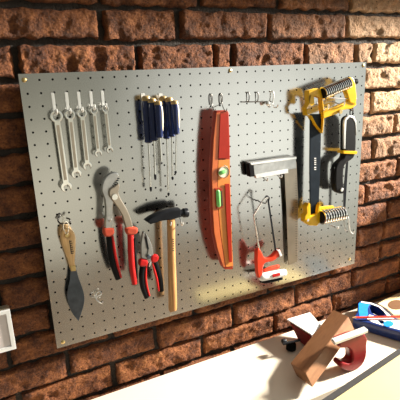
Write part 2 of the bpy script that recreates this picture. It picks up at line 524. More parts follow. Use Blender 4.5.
# --------------------------------------------------------------- wrenches
def wrench(top, bot, r1, w, r2, h, label, tilt=.25, th=.005):
    a, b = P(*top, h), P(*bot, h)
    A = Vector((a.x, a.z)); B = Vector((b.x, b.z))
    d = (B - A); L = d.length; d.normalize(); s = Vector((-d.y, d.x))
    def pt(l, q): v = A + d * l + s * q; return (v.x, v.y)
    out = []
    al = math.asin(min(.9, w / r1))
    for i in range(25):
        t = al + (2 * math.pi - 2 * al) * i / 24
        out.append(pt(r1 * math.cos(t), r1 * math.sin(t)))
    # now at q = -w side; run down to the open jaw
    be = math.asin(min(.9, w / r2))
    c0 = L
    sl = r2 * .46
    ja = tilt
    start = math.pi + be
    open_a = math.asin(sl / r2)
    n = 10
    for i in range(n + 1):
        t = start + (2 * math.pi + ja - open_a - start) * i / n
        out.append(pt(c0 + r2 * math.cos(t), r2 * math.sin(t)))
    ca, sa = math.cos(ja), math.sin(ja)
    for (l, q) in ((-.05 * r2, -sl), (-.30 * r2, -sl * .6), (-.30 * r2, sl * .6), (-.05 * r2, sl)):
        out.append(pt(c0 + l * ca - q * sa, l * sa + q * ca))
    e0 = ja + open_a; e1 = math.pi - be
    for i in range(n + 1):
        t = e0 + (e1 - e0) * i / n
        out.append(pt(c0 + r2 * math.cos(t), r2 * math.sin(t)))
    hole = [pt(r1 * .58 * math.cos(-t), r1 * .58 * math.sin(-t)) for t in [2 * math.pi * i / 12 for i in range(12)]]
    me = flat(out, h, th, .0011, [hole])
    t_ = thing('combination_wrench', (a.x, -h, a.z), label, 'wrench', None)
    link('wrench_body', me, M['chrome'], t_)
    # raised panel along the shank
    pan = [pt(r1 * 1.35, -w * .5), pt(L - r2 * 1.3, -w * .5), pt(L - r2 * 1.3, w * .5), pt(r1 * 1.35, w * .5)]
    link('shank_panel', flat(pan, h + .0006, .001, .0003), M['warmsteel'], t_)
    return t_

WR = [((56, 93), (56.5, 116.5), (66.5, 187), .0125, .0062, .0115, 'largest polished combination wrench, hanging first from the left'),
      ((67, 92.5), (70, 115), (76.5, 174), .0105, .0054, .0105, 'polished combination wrench hanging second from the left, beside the largest wrench'),
      ((80, 92), (82, 113.5), (87.5, 166), .0100, .0050, .0095, 'middle polished combination wrench of the five in the row'),
      ((92, 91.5), (94, 110.5), (98.5, 153.5), .0082, .0042, .0080, 'slim polished combination wrench hanging second from the right of the row'),
      ((103, 91), (105.5, 109), (110, 150), .0075, .0040, .0075, 'smallest polished combination wrench, at the right end of the row')]
ordn = ['largest, leftmost wrench', 'second wrench from the left', 'middle wrench of the five', 'fourth wrench from the left', 'smallest, rightmost wrench']
for i, (hk, tp, bt, r1, w, r2, lab) in enumerate(WR):
    rp = P(*tp, .016)
    hp = P(*hk)
    t = thing('peg_hook', (hp.x, 0, hp.z), 'bright zinc peg hook carrying the ' + ordn[i], 'hook', 'wrench hooks')
    link('back_bar', rbox((rp.x - .0032, -.0030, rp.z + .001), (rp.x + .0032, -.0002, hp.z + .001), .0008), M['zinc'], t)
    zz = rp.z + r1 * .58 - .0022
    link('prong', tube([(rp.x, .002, zz), (rp.x, -.008, zz), (rp.x, -.020, zz - .0005), (rp.x, -.025, zz + .003), (rp.x, -.026, zz + .010)], .0018, 10), M['zinc'], t)
    wrench(tp, bt, r1, w, r2, .018, lab)['group'] = 'combination wrenches'

# ------------------------------------------------------------ putty knife
h = .024
k0 = P(66, 222, h)
t = thing('putty_knife', tuple(P(72, 268, h)), 'putty knife with a honey coloured wooden handle and dark leaf shaped blade', 'putty knife')
hole = [(67.2 + 2.1 * math.cos(a), 235.5 + 2.3 * math.sin(a)) for a in [i * math.pi / 5 for i in range(10)]]
link('handle', plate([(61, 233), (62.5, 230), (66, 228), (70, 229), (74.5, 233), (76, 240), (75.8, 252), (75, 262), (75.2, 270), (71, 270.5), (68.5, 262), (64, 250), (61, 240)], h, .014, .004, 3, [hole]), M['honey'], t)
link('hang_eyelet', merge(disc(P(67.2, 235.5, h - .016), (0, -1, 0), .0048, .003), disc(P(67.2, 235.5, h + .0018), (0, 1, 0), .0045, .003)), M['brass'], t)
link('blade', plate([(71, 268), (75.5, 268), (79, 279), (83, 290), (84.5, 299), (83, 308), (79, 320), (77.5, 320), (71, 311), (67.5, 299), (67.8, 290), (70, 279)], h - .006, .0016, .0004, 3), M['bladesteel'], t)
link('ferrule', plate([(70.6, 266), (75.6, 265.5), (76, 271), (71.2, 271.5)], h + .001, .015, .001), M['brass'], t)
mk = []
for i, (x, y, l) in enumerate(((69.3, 241, 2.4), (69.6, 243, 2.8), (70, 245, 2.2), (70.3, 247, 2.8), (70.6, 249, 2.4), (70.9, 251, 2.8), (71.2, 253, 2.2))):
    mk.append(plate([(x, y), (x + l, y - .3), (x + l, y + .6), (x, y + .9)], h + .0004, .0006, .0001))
mk.append(plate([(69.2, 240.5), (70, 240.4), (71.8, 253.9), (71, 254)], h + .0004, .0006, .0001))
link('printed_mark', merge(*mk), M['mark'], t)
def wire_hook(name, pts, r, material, label, cat='hook', group=None, sp=8):
    me = tube(pts, r, 10, sp=sp)
    me_o = Vector(pts[0])
    o = link(name, me, material, origin=me_o)
    return put(o, label, cat, group)
q = P(63, 216.5)
wire_hook('wire_hook', [P(60, 214) + Y * .002, P(60, 215, .006), P(58, 220, .012), P(60.5, 223.5, .022), P(65, 223.5, .030), P(69.5, 222.5, .033), P(70, 219.5, .030), P(66.5, 218, .02)], .0016, M['wire'], 'curled dark wire hook above the putty knife handle')
# thong between hook and handle
put(link('hanging_cord', tube([P(67.2, 235, .022), P(63.4, 229, .03), P(63.8, 223.4, .0335), P(66.2, 221.8, .034), P(68.4, 224, .0335), P(68.5, 229, .03), P(67.4, 235, .025)], .0008, 8), M['cream']), 'thin pale cord loop tying the putty knife to its hook', 'cord')

# -------------------------------------------------------- slip joint pliers
h = .042
pl = thing('water_pump_pliers', tuple(P(114, 197, h)), 'large adjustable pliers with red and black grips and curved steel jaws', 'pliers')
link('jaw', plate([(113, 172.5), (117, 172.8), (119.2, 175), (117.8, 179), (113.8, 184), (112.5, 189), (115.5, 193.5), (116, 198), (113.5, 204), (112.5, 214), (113.5, 231), (105.5, 231), (105.8, 214), (105, 200), (101.8, 191), (103.6, 181), (108, 175)], h, .011, .002, 2), M['steel'], pl)
link('lower_jaw', plate([(118.5, 183.5), (119.8, 187), (118.5, 192), (121, 199), (127, 209), (131, 219), (134, 231), (127, 231), (122.5, 216), (115, 204), (109.5, 196), (110, 189.5), (114, 187)], h + .006, .009, .002, 2), M['warmsteel'], pl)
link('pivot', disc(P(114.3, 196.5, h + .004), (0, -1, 0), .0066, .0055), M['chrome'], pl)
tb = []
for i in range(6):
    u = i / 5; x, y = 118.2 - 5 * u, 178.2 + 9.5 * u
    tb.append(plate([(x - 1.2, y), (x + 1.6, y + .2), (x + 1.3, y + .9), (x - 1.2, y + .9)], h + .0004, .009, .0001))
link('jaw_teeth', merge(*tb), M['darksteel'], pl)
def grip(path, h, rads, material, fl=(1, 1), seg=14):
    pts = [P(x, y, h) for x, y in path]
    return tube(pts, rads, seg, fl), material
def addg(name, parent, path, h, rads, material, fl=(1, .8)):
    me, mm = grip(path, h, rads, material, fl); return link(name, me, mm, parent)
g1 = addg('grip', pl, [(109.5, 236), (111, 252), (114, 266), (118.5, 278.5)], h - .005, [.0078, .0080, .0078, .0072], M['black'])
link('grip_trim', tube([P(112.5, 236, h + .000), P(114.8, 252, h), P(118, 266, h), P(121.2, 277.5, h)], [.0026, .0032, .003, .002], 10), M['red'], g1)
link('collar', plate([(103.5, 230.5), (105.5, 228.2), (113, 227.6), (114.8, 229.8), (113.8, 236), (105.5, 237.2)], h + .002, .015, .004, 2), M['collar'], pl)
g2 = addg('grip', pl, [(130.5, 234), (131, 250), (132, 266), (134.5, 284)], h + .003, [.0072, .0076, .0072, .006], M['red'])
link('grip_trim', tube([P(134.2, 238, h + .004), P(134.6, 252, h + .003), P(135.8, 266, h + .003), P(137, 279, h + .003)], [.0036, .0044, .004, .002], 10), M['black'], g2)
link('collar', plate([(126.5, 228.4), (134, 227.4), (138.4, 228.8), (137.6, 233.6), (133.5, 235.4), (127.4, 234.8)], h + .010, .017, .004, 2), M['collar'], pl)
p = P(109.5, 229)
wire_hook('wire_hook', [P(108.5, 219) + Y * .002, P(108.5, 219.5, .012), P(110, 221, .05), P(111.5, 219, .055)], .0016, M['zinc'], 'small bright peg under the head of the large adjustable pliers')

# --------------------------------------------------- combination pliers
h = .040
cp = thing('combination_pliers', tuple(P(148, 256, h)), 'small pointed pliers with red and black grips hanging left of the hammer', 'pliers')
link('jaw', plate([(143.2, 232.5), (145.5, 234), (147, 243), (148.8, 252), (151, 258), (149, 263), (143, 264), (141.5, 257), (141.2, 245)], h, .009, .0015, 2), M['steel'], cp)
link('jaw', plate([(145.8, 233.5), (149, 238.5), (152.3, 246), (153.5, 254), (156, 260), (150, 262), (147, 257), (148.2, 250), (147.3, 242)], h + .004, .009, .0015, 2), M['steel'], cp)
link('jaw_cutter', plate([(145.2, 237), (146.4, 237.5), (149, 249), (147.8, 250)], h + .0045, .002, .0004), M['darksteel'], cp)
link('pivot', disc(P(148.6, 256.5, h + .003), (0, -1, 0), .0050, .004), M['bladesteel'], cp)
g1 = addg('grip', cp, [(143.5, 263), (141.8, 274), (142.8, 286), (146.8, 297.5)], h, [.0070, .0072, .0068, .0058], M['black'])
link('grip_trim', tube([P(146.6, 264, h + .003), P(145.6, 274, h + .003), P(146.6, 285, h + .003), P(149.6, 296, h + .003)], [.0018, .0028, .0026, .002], 10), M['red'], g1)
link('collar', plate([(139.5, 262), (142, 259.5), (147.5, 260), (148.6, 264), (145, 267), (140, 266.5)], h + .007, .014, .004, 2), M['red'], cp)
g2 = addg('grip', cp, [(154.5, 261), (157, 269), (160, 279), (161.5, 291)], h, [.0070, .0072, .0068, .0058], M['black'])
link('grip_trim', tube([P(152.6, 263, h + .003), P(154.6, 271, h + .003), P(157, 280, h + .003), P(158.8, 291, h + .003)], [.0018, .0030, .0028, .002], 10), M['red'], g2)
link('collar', plate([(151, 257.5), (154, 255), (158.5, 255.5), (159.3, 259.5), (156, 263), (152, 262.5)], h + .007, .014, .004, 2), M['red'], cp)
wire_hook('wire_hook', [P(150.8, 262) + Y * .002, P(150.6, 262.5, .012), P(149.5, 266, .046), P(150, 263.5, .05)], .0016, M['zinc'], 'short bright peg between the handles of the small pliers')

# ----------------------------------------------------------------- hammer
h = .046
hm = thing('hammer', tuple(P(172, 218, h)), 'hammer with a black head and long pale wooden handle', 'hammer')
link('head', merge(
    plate([(146.3, 221.5), (152, 217.5), (162, 212.6), (172, 210.2), (180, 209.2), (181, 209.2), (181.5, 217.2), (177, 218.6), (171, 220.2), (163, 221), (154, 223.6), (151, 224.6)], h + .006, .022, .003),
    tube([P(178, 213.6, h - .004), P(181, 213.2, h - .004), P(183, 213, h - .004), P(183.4, 212.9, h - .004), P(187, 212.6, h - .004), P(187.6, 212.5, h - .004)], [.0085, .0085, .0092, .0108, .0108, .0098], 20, sp=0)), M['darksteel'], hm)
link('handle', tube([P(171, 213, h - .004), P(171, 221, h - .004), P(171.3, 245, h - .004), P(172, 270, h - .004), P(172.6, 295, h - .004), P(172.8, 308.5, h - .004), P(172.8, 310, h - .004)], [.0085, .0098, .0092, .0098, .0106, .0104, .0085], 18, (1, .8), 4), M['ash'], hm)
mk = [plate([(172.6, y), (174.2, y - .2), (174.2, y + .7), (172.6, y + .9)], h + .0052, .0012, .0002) for y in (239, 241.2, 243.4, 245.6, 248, 250.2)]
link('printed_mark', merge(*mk), M['mark'], hm)
for (px, nm) in ((166, 'left'), (177.5, 'right')):
    wire_hook('wire_hook', [P(px + 2, 214) + Y * .002, P(px + 2.5, 217.5, .012), P(px + 4.5, 225, .052), P(px + 5.4, 222.2, .057)], .0018, M['zinc'], 'bright prong supporting the hammer head on the %s of the wooden handle' % nm)

# ------------------------------------------------------------ screwdrivers
SD = [((146, 98), (148.6, 143), (151, 191.5), .024, .0090, 'screwdriver with a long shaft at the left end of the left cluster', False, 5),
      ((152, 100), (154.0, 141), (155.4, 180), .041, .0086, 'blue screwdriver in the middle of the left cluster of three', False, 8),
      ((158, 102.5), (160, 138), (161.6, 164), .058, .0078, 'short cream backed blue screwdriver at the right of the left cluster', True, 3),
      ((163, 98), (167, 139), (168.6, 196), .024, .0084, 'longest thin blue screwdriver, first of the right cluster', False, 3),
      ((169, 99), (172, 137), (172.6, 180), .041, .0082, 'blue screwdriver in the middle of the right cluster', False, 4),
      ((174.5, 102), (176.5, 134.5), (175.6, 174), .058, .0074, 'cream backed blue screwdriver, outermost of the right cluster', True, 4)]
SD[0] = SD[0][:5] + ('fat navy blue screwdriver with a long shaft at the left end of the left cluster',) + SD[0][6:]
for (tp, bt, tip, h, r, lab, cr, tl) in SD:
    a, b, c = P(*tp, h), P(*bt, h), P(*tip, h)
    t = thing('screwdriver', tuple(a), lab, 'screwdriver', 'blue screwdrivers in two clusters')
    L = b - a
    hd = link('handle', tube([a + L * u for u in (0, .06, .2, .45, .62, .78, .9, .97, 1)], [r * .8, r * 1.05, r * 1.08, r, r * .92, r, r * .85, r * 1.0, r * .55], 14, sp=0), M['navy'], t)
    link('end_cap', tube([a - L * .05, a - L * .035, a + L * .015, a + L * .06], [r * .55, r * .88, r * 1.08, r * 1.10], 14, sp=0), M['amber'], t)
    off = X * (r * .62) - Y * (r * .45)
    st = [a + L * u + off for u in (.10, .3, .55, .8)]
    link('side_inlay', tube(st, [r * .35, r * .55, r * .5, r * .25], 8, (1, 1)), M['cream'] if cr else M['blue'], hd)
    D = c - b
    link('shaft', tube([b, b + D * .9], .0021 if r > .0076 else .0017, 10, sp=0), M['chrome'], t)
    link('tip', tube([b + D * (1 - tl * .02), b + D * (1 - tl * .02 + .015), b + D * .97, c], [.0021, .0030, .0028, .0012], 8, (1, .8), 0), M['darksteel'], t)
for (px, py, nm) in ((147, 105, 'left'), (164.5, 104, 'right')):
    p = P(px, py)
    lt = [d_ for d_ in (SD[:3] if nm == 'left' else SD[3:])]
    base = P(px - 4, 95)
    t = thing('screwdriver_rack', (base.x, 0, base.z), 'bright zinc bracket holding the %s cluster of three screwdrivers' % nm, 'rack', 'screwdriver brackets')
    link('back_plate', rbox((base.x - .006, -.003, base.z - .055), (base.x + .004, -.0002, base.z + .004), .001), M['zinc'], t)
    pth = [Vector((base.x, -.002, base.z - .03))]
    for d_ in lt:
        a = P(*d_[0], d_[3]); b = P(*d_[1], d_[3]); q_ = a + (b - a) * .55
        pth.append(q_ + Vector((.0092, 0, 0)))
    pth[1].y = -.016
    link('arm', tube(pth, .0018, 10), M['zinc'], t)

# ------------------------------------------------------------ spirit level
h = .044
lv = thing('spirit_level', tuple(P(229, 268, h)), 'orange red spirit level hanging upright with green vials', 'spirit level')
D = .024
hv = [(222.3 + 7.0 * math.cos(a), 172 + 7.4 * math.sin(a)) for a in [i * math.pi / 9 for i in range(18)]]
h = .042
body = [(216, 113), (217, 110.8), (227.5, 110.3), (229, 112.5), (229.8, 140), (230.2, 170), (231, 205), (232, 240), (233.4, 266), (232.5, 269.5), (225, 269.5), (223, 267), (217.5, 250), (214, 233), (212.2, 205), (211.6, 172), (213.4, 140)]
link('body', plate(body, h, .016, .0014), M['levelside'], lv)
link('side_flange', plate([(216.6, 113), (220.2, 112.6), (218.8, 140), (217.4, 172), (217.6, 205), (220, 233), (225.4, 267), (223.6, 267), (218, 250), (214.4, 233), (212.6, 205), (212.1, 172), (213.8, 140)], h + .0012, .002, .0005), M['flange'], lv)
link('face_panel', plate([(218.4, 160), (229.6, 159.5), (230.2, 184), (231.0, 208), (232.2, 250), (233.1, 266), (226.2, 267), (221, 235), (218.2, 205), (217.9, 182)], h + .001, .0015, .0004), M['leveledge'], lv)
h = .044
link('face_inset', plate([(220.4, 114), (228.4, 113.6), (229.3, 158), (218.6, 158.5)], h + .001, .0015, .0004), M['levelred'], lv)
link('face_inset', plate([(225, 184), (229.6, 183.8), (230.8, 208), (232.2, 262), (229.2, 262.5), (226.3, 215)], h + .0018, .0015, .0004), M['levelred'], lv)
vr = link('vial_ring', disc(P(222.8, 171.8, h - .001), (0, -1, 0), .0132, .0042, 32), M['cream'], lv)
link('vial_bezel', tube([P(222.8 + 6.1 * math.cos(a), 171.8 + 6.5 * math.sin(a), h + .0036) for a in [-1.4 + i * 2.8 / 10 for i in range(11)]], .0010, 8), M['wire'], vr)
link('vial', tube([P(218.8, 173.4, h + .004), P(220, 173, h + .004), P(225, 171.4, h + .004), P(226, 171, h + .004)], [.0025, .0048, .0048, .0025], 12, sp=0), M['green'], lv)
v2 = link('vial_housing', plate([(215.2, 188.5), (222.2, 188), (223, 208), (216.4, 209)], h + .0016, .004, .0008), M['levelside'], lv)
link('vial', tube([P(217.6, 190, h + .002), P(217.8, 191.5, h + .002), P(218.7, 205.5, h + .002), P(218.8, 207, h + .002)], [.003, .0055, .0055, .003], 12, sp=0), M['green'], lv)
link('scale_mark', plate([(221, 191), (222.2, 190.9), (223, 206), (221.8, 206.2)], h + .0022, .0008, .0002), M['mark'], lv)
def loop_hook(px, py, label, tail):
    c = [P(px - 1.1, py + 8, .002), P(px - 1.2, py + 1, .003), P(px, py - 2.2, .003), P(px + 1.3, py + 1, .003), P(px + 1.2, py + 8, .003)] + tail
    return wire_hook('loop_hook', [P(px - 1.5, py + 8) + Y * .002] + c, .00105, M['wire'], label, group='wire loop hooks', sp=8)
loop_hook(211, 96, 'narrow dark wire loop hook beside the top of the spirit level', [P(213.0, 108, .008), P(214.5, 111, .018), P(215.5, 109, .020)])
loop_hook(221, 95.5, 'narrow dark wire loop hook holding the top of the spirit level', [P(223, 107, .018), P(225.5, 111.5, .046), P(227, 108.5, .050)])

# --------------------------------------------------- empty tool hook right
th = thing('double_tool_hook', tuple(P(257, 98)), 'empty wire tool rack with curled prongs right of the spirit level', 'hook')
link('cross_bar', tube([P(241.5, 102, .003), P(255, 101.8, .003), P(271, 101.5, .003)], .0014, 10), M['wire'], th)
for px in (247, 256):
    link('prong', tube([P(px, 93) + Y * .002, P(px, 92.4, .003), P(px + 1.6, 92.4, .005), P(px + 2.2, 96.5, .006), P(px + 1.6, 101.0, .004), P(px, 101.6, .003)], .0013, 10), M['wire'], th)
link('end_hook', tube([P(271, 92) + Y * .002, P(271.2, 91.5, .004), P(273.2, 91.8, .006), P(273.6, 97, .007), P(272.6, 103, .007), P(274, 107, .012), P(277, 107.2, .016), P(278, 104.5, .018)], .0016, 10), M['zinc'], th)
link('ball_stop', tube([P(267, 102.5, .004), P(267.5, 103, .010), P(268.5, 104, .016), P(269, 104.2, .018)], [.002, .0055, .0055, .002], 14, sp=0), M['zinc'], th)

# -------------------------------------------------------------- try square
h = .021
sq = thing('try_square', tuple(P(254, 170, h)), 'metal try square with its stock across the top and long blade hanging down', 'try square')
link('blade', plate([(284, 165), (296.5, 162), (298.2, 200), (297.6, 262), (288.5, 265), (286.5, 210)], h - .010, .0018, .0004), M['ruler'], sq)
link('stock', plate([(253.5, 165), (296, 158.2), (296.6, 168.5), (254.5, 176)], h, .016, .0012), M['steel'], sq)
link('top_edge', plate([(250, 162.8), (296.5, 156.6), (296.8, 158.9), (251.5, 165.2)], h + .0012, .018, .0008), M['zinc'], sq)
link('end_cap', plate([(249, 164), (253.8, 164.6), (255, 176.3), (250.5, 177)], h + .001, .018, .0012), M['black'], sq)
link('lower_strip', plate([(255, 174.5), (288, 169), (288.6, 173), (256.5, 178.5)], h + .002, .010, .0010), M['zinc'], sq)  # bright strip along the foot of the stock
mk = [plate([(292.4, y), (293.4, y - .1), (293.4, y + .8), (292.4, y + .9)], h - .0096, .0008, .0001) for y in (207, 208.8, 210.6, 212.4)]
for i in range(34):
    y = 176 + i * 2.4
    mk.append(plate([(295.6 + .0 * i, y), (297.3, y - .05), (297.3, y + .35), (295.6, y + .4)], h - .0096, .0006, .0001))
link('scale_mark', merge(*mk), M['mark'], sq)
wire_hook('wire_hook', [P(262, 176) + Y * .002, P(262, 176.5, .004), P(267, 180.5, .036), P(268, 177.5, .040)], .0016, M['zinc'], 'short bright peg under the stock of the try square')
wire_hook('wire_hook', [P(276, 173.5) + Y * .002, P(276, 174, .004), P(281, 177.5, .036), P(282, 175, .040)], .0016, M['zinc'], 'short bright peg by the blade corner of the try square')

# ----------------------------------------------------------- junior hacksaw
h = .040
js = thing('junior_hacksaw', tuple(P(270, 268, h)), 'small wire framed hacksaw with an orange and white handle', 'saw')
link('frame', tube([P(259.5, 253, h), P(257, 235, h), P(254.2, 217, h), P(255.5, 212.5, h), P(260, 205, h), P(264.5, 198.5, h), P(268, 197.5, h)], .0019, 12, sp=5), M['chrome'], js)
link('frame_tip', tube([P(264.5, 199, h), P(266.5, 196, h), P(269, 197.5, h), P(268.5, 201, h)], .0018, 10), M['darksteel'], js)
link('blade', plate([(267.3, 199), (268.9, 198.8), (276.6, 251), (275, 251.6)], h + .001, .0012, .0003), M['darksteel'], js)
link('handle_bracket', plate([(257, 251), (261, 250.5), (263.5, 256), (266.5, 258.5), (272, 257), (276, 252.5), (279, 249.5), (281.5, 252), (279, 257), (273, 261.5), (266, 263), (263.5, 267), (262.5, 277), (258.5, 278), (257, 268)], h + .006, .014, .003, 2), M['redorange'], js)
link('blade_clip', plate([(278, 250.5), (280, 250), (282.3, 255.5), (280.6, 257)], h + .008, .012, .001), M['white'], js)
link('hand_grip', tube([P(259.5, 277.5, h + .002), P(262, 277.2, h + .002), P(270, 275.6, h + .002), P(279, 273.8, h + .002), P(284.5, 272.6, h + .002), P(285.6, 272.4, h + .002)], [.006, .0108, .0112, .0110, .010, .006], 18, (1, .9), 3), M['white'], js)
link('grip_top', tube([P(264, 270.8, h - .008), P(270, 268.5, h - .010), P(277, 266.8, h - .010), P(279.5, 266.2, h - .008)], [.004, .006, .006, .004], 12), M['redorange'], js)
link('grip_base', tube([P(260.5, 281, h), P(266, 281.6, h), P(276, 279.6, h), P(282, 278.4, h)], [.004, .0050, .0050, .004], 12), M['black'], js)
link('grip_mark', plate([(272.5, 274.5), (280, 272.8), (280.4, 275.6), (273, 277.4)], h + .0135, .002, .0003), M['red'], js)
wire_hook('wire_hook', [P(258.5, 200) + Y * .002, P(259, 201.5, .008), P(265.4, 203.2, .042), P(266.6, 200.5, .047)], .0016, M['wire'], 'short dark peg inside the top of the small hacksaw frame')

# -------------------------------------------------------- yellow frame saw
h = .046
ys = thing('yellow_frame_saw', tuple(P(316, 160, h)), 'large saw frame with yellow ends, ribbed grips and a wide black blade', 'saw')
slot = [(309.5, 97), (311.2, 95.5), (313.4, 96.5), (313.8, 103.5), (312, 105), (309.8, 104)]
link('blade', plate([(310.5, 114), (321.5, 114), (320.4, 165), (318.5, 216), (310.5, 217.5), (310, 165)], h - .010, .004, .0006), M['sawblade'], ys)
link('upper_bracket', plate([(309, 90.5), (318, 88.3), (321, 89.5), (323, 98), (324.5, 115), (323, 133.5), (316.5, 126), (311.5, 116.5), (307, 115.5), (306, 108), (308.6, 104), (308.5, 94)], h, .018, .002, 0, [slot]), M['yellow'], ys)
link('lower_rail', plate([(323.5, 112), (336, 107), (350, 100), (356, 99), (356.5, 105), (352, 108.5), (343, 110), (337, 114), (328, 117), (323.5, 119)], h, .014, .002), M['yellow'], ys)
link('end_upright', plate([(347.5, 80), (350, 77), (353.5, 78), (355.5, 84), (356.8, 97), (356, 104), (350.5, 103), (348.5, 97), (346.2, 90)], h + .003, .016, .002), M['yellow'], ys)
link('end_knob', tube([P(352.5, 82, h - .004), P(354.5, 81.8, h - .004), P(356.5, 81.4, h - .004), P(357.2, 81.3, h - .004)], [.006, .0072, .0072, .004], 12, sp=0), M['black'], ys)
link('tie_rod', tube([P(324, 97.2, h), P(340, 98.5, h), P(357, 98.8, h)], .0011, 8), M['wire'], ys)
link('rod_knob', disc(P(340, 111.5, h + .001), (0, -1, 0), .0058, .004), M['brass'], ys)
def ribbed(parent, a, b, r, n, core, rib, hh):
    A, B = P(*a, hh), P(*b, hh)
    g_ = link('ribbed_grip', tube([A, A + (B - A) * .04, B - (B - A) * .04, B], [r * .8, r * .92, r * .92, r * .8], 18, sp=0), core, parent)
    bm = bmesh.new(); d = (B - A).normalized(); s = d.orthogonal().normalized(); t_ = d.cross(s)
    for i in range(n):
        c_ = A + (B - A) * ((i + .5) / n)
        ww = (B - A).length / n * .26
        tube_into(bm, [c_ - d * ww, c_ - d * ww * .6, c_ + d * ww * .6, c_ + d * ww], [r * .85, r * 1.06, r * 1.06, r * .85], 18)
    link('grip_ribs', from_bm(bm), rib, g_)
ribbed(ys, (322.5, 93.5), (348.5, 82.8), .0150, 15, M['black'], M['chrome'], h + .002)
link('lower_bracket', plate([(306.5, 207), (309, 203.5), (310.5, 204), (310.8, 216), (317.5, 214), (318.6, 206), (320.5, 203), (320.5, 222.5), (317, 226), (309.5, 225.6), (304.5, 222), (305, 216), (307, 213)], h, .018, .002), M['yellow'], ys)
link('lower_arm', plate([(320, 207.5), (327, 206.5), (334, 206), (335.5, 209.5), (328, 211), (320, 212)], h - .018, .010, .002), M['yellow'], ys)
link('bracket_pin', disc(P(307.5, 220, h + .001), (0, -1, 0), .004, .003), M['chrome'], ys)
ribbed(ys, (320.5, 217.5), (343, 213), .019, 9, M['black'], M['chrome'], h + .002)
mk = [plate([(314.3, y), (316.2, y - .1), (316.2, y + .8), (314.3, y + .9)], h - .0095, .0008, .0001) for y in (158, 160, 162, 164, 167, 169)]
link('printed_mark', merge(*mk), M['lmark'], ys)
wire_hook('wire_hook', [P(318, 104) + Y * .002, P(318.5, 105, .01), P(327, 109, .048), P(328.5, 104.5, .054)], .002, M['zinc'], 'bright peg under the yellow upper bracket of the large saw')
wire_hook('wire_hook', [P(334, 101.5) + Y * .002, P(334.5, 102, .01), P(343, 105.5, .048), P(344.5, 101.5, .054)], .002, M['zinc'], 'bright peg below the right end of the upper ribbed grip')

# -------------------------------------------------------- black handled saw
h = .040
bs = thing('pad_saw', tuple(P(350, 150, h)), 'black handled saw with a yellow band near the right edge of the board', 'saw')
link('handle', plate([(346.5, 118), (350, 115.5), (354, 117), (356, 122), (356.6, 135), (356.2, 150), (354, 158), (348.5, 162), (344.8, 166), (344, 172), (343.8, 182), (345, 190), (343, 194), (338, 193), (335.2, 188), (335.2, 172), (336.6, 165), (341, 160.5), (344, 157), (344.6, 150), (344.8, 135), (345, 122)], h, .020, .005, 2), M['black'], bs)
link('handle_glint', plate([(344.2, 121), (346, 117.5), (350, 115.2), (354, 116.6), (356.4, 121), (357, 135), (356.2, 135), (355.4, 123), (353, 118.6), (349.8, 117.4), (346.8, 120.5), (346, 133), (345.6, 149), (344.2, 149), (344, 133)], h + .0008, .006, .0015), M['zinc'], bs)  # pale outline shaped in for the reflection along the handle edge
link('band', plate([(343.7, 150.8), (357.4, 151.2), (357.0, 154.2), (343.6, 153.8)], h + .0025, .024, .001), M['yellow'], bs)
link('blade', plate([(346.5, 160), (348.5, 160), (346.6, 190), (345, 216), (343.4, 216.5), (343.6, 190)], h - .010, .0014, .0003), M['darksteel'], bs)
link('lock_button', disc(P(341, 189.5, h - .001), (0, -1, 0), .0048, .005), M['zinc'], bs)
link('hanger', tube([P(350.5, 117, h - .008), P(350, 112, h - .008), P(351.3, 108.5, h - .008), P(353, 110, h - .008), P(352, 117, h - .008)], .0016, 10), M['darksteel'], bs)
wire_hook('wire_hook', [P(346, 106) + Y * .002, P(346.3, 107, .006), P(351.2, 110.2, .034), P(352.6, 110, .040), P(352.8, 107.2, .044)], .0016, M['wire'], 'dark peg holding the top of the black handled saw')
wire_hook('wire_hook', [P(347, 217) + Y * .002, P(348.3, 217.5, .008), P(349, 224, .010), P(349.8, 229.5, .010), P(351.5, 232.6, .012), P(353.6, 233.5, .013), P(354.6, 231, .014)], .0015, M['zinc'], 'empty bright wire hook below the black handled saw near the board edge')
wire_hook('wire_hook', [P(336, 227) + Y * .002, P(336.2, 227.2, .004), P(337.8, 228.2, .016), P(338.4, 227, .018)], .0022, M['zinc'], 'short bright peg just under the lower ribbed grip of the yellow saw')
# little loose hook lower left
wire_hook('wire_hook', [P(90.5, 296) + Y * .002, P(91.5, 296.5, .006), P(95.5, 297.5, .014), P(98, 296, .016), P(101.5, 294, .014), P(99.5, 291.5, .008), P(96, 294, .006), P(96.2, 299, .010), P(98.8, 301.8, .016), P(102, 303.4, .016), P(102.6, 301.6, .012)], .0012, M['zinc'], 'small twisted bright wire hook right of the putty knife blade')

# ======================================================= things on the bench
# wooden block leaning on the clamps
a_, b_, c_, d_ = T(333.5, 309.5, .080), T(348.5, 316.5, .100), T(303.5, 377.5, .056), T(290.5, 363, .036)
c_ = b_ + (d_ - a_) * .98
nrm = (b_ - a_).cross(d_ - a_).normalized()
if nrm.z < 0: nrm = -nrm
e = -nrm * .040
wb = hexa([a_, b_, c_, d_], e, .0012)
uu = (d_ - a_).normalized(); vv = (b_ - a_); vv = (vv - uu * vv.dot(uu)).normalized(); ww = uu.cross(vv)
org = (a_ + c_) / 2 + e * .5
rot = Matrix((uu, vv, ww)).transposed().to_4x4()
wb.transform(rot.inverted() @ Matrix.Translation(-org))
wo = bpy.data.objects.new('wood_block', wb); COL.objects.link(wo); wb.materials.append(M['beam'])
wo.matrix_world = Matrix.Translation(org) @ rot
put(wo, 'thick brown block of wood leaning across the red clamps on the bench', 'wood block')

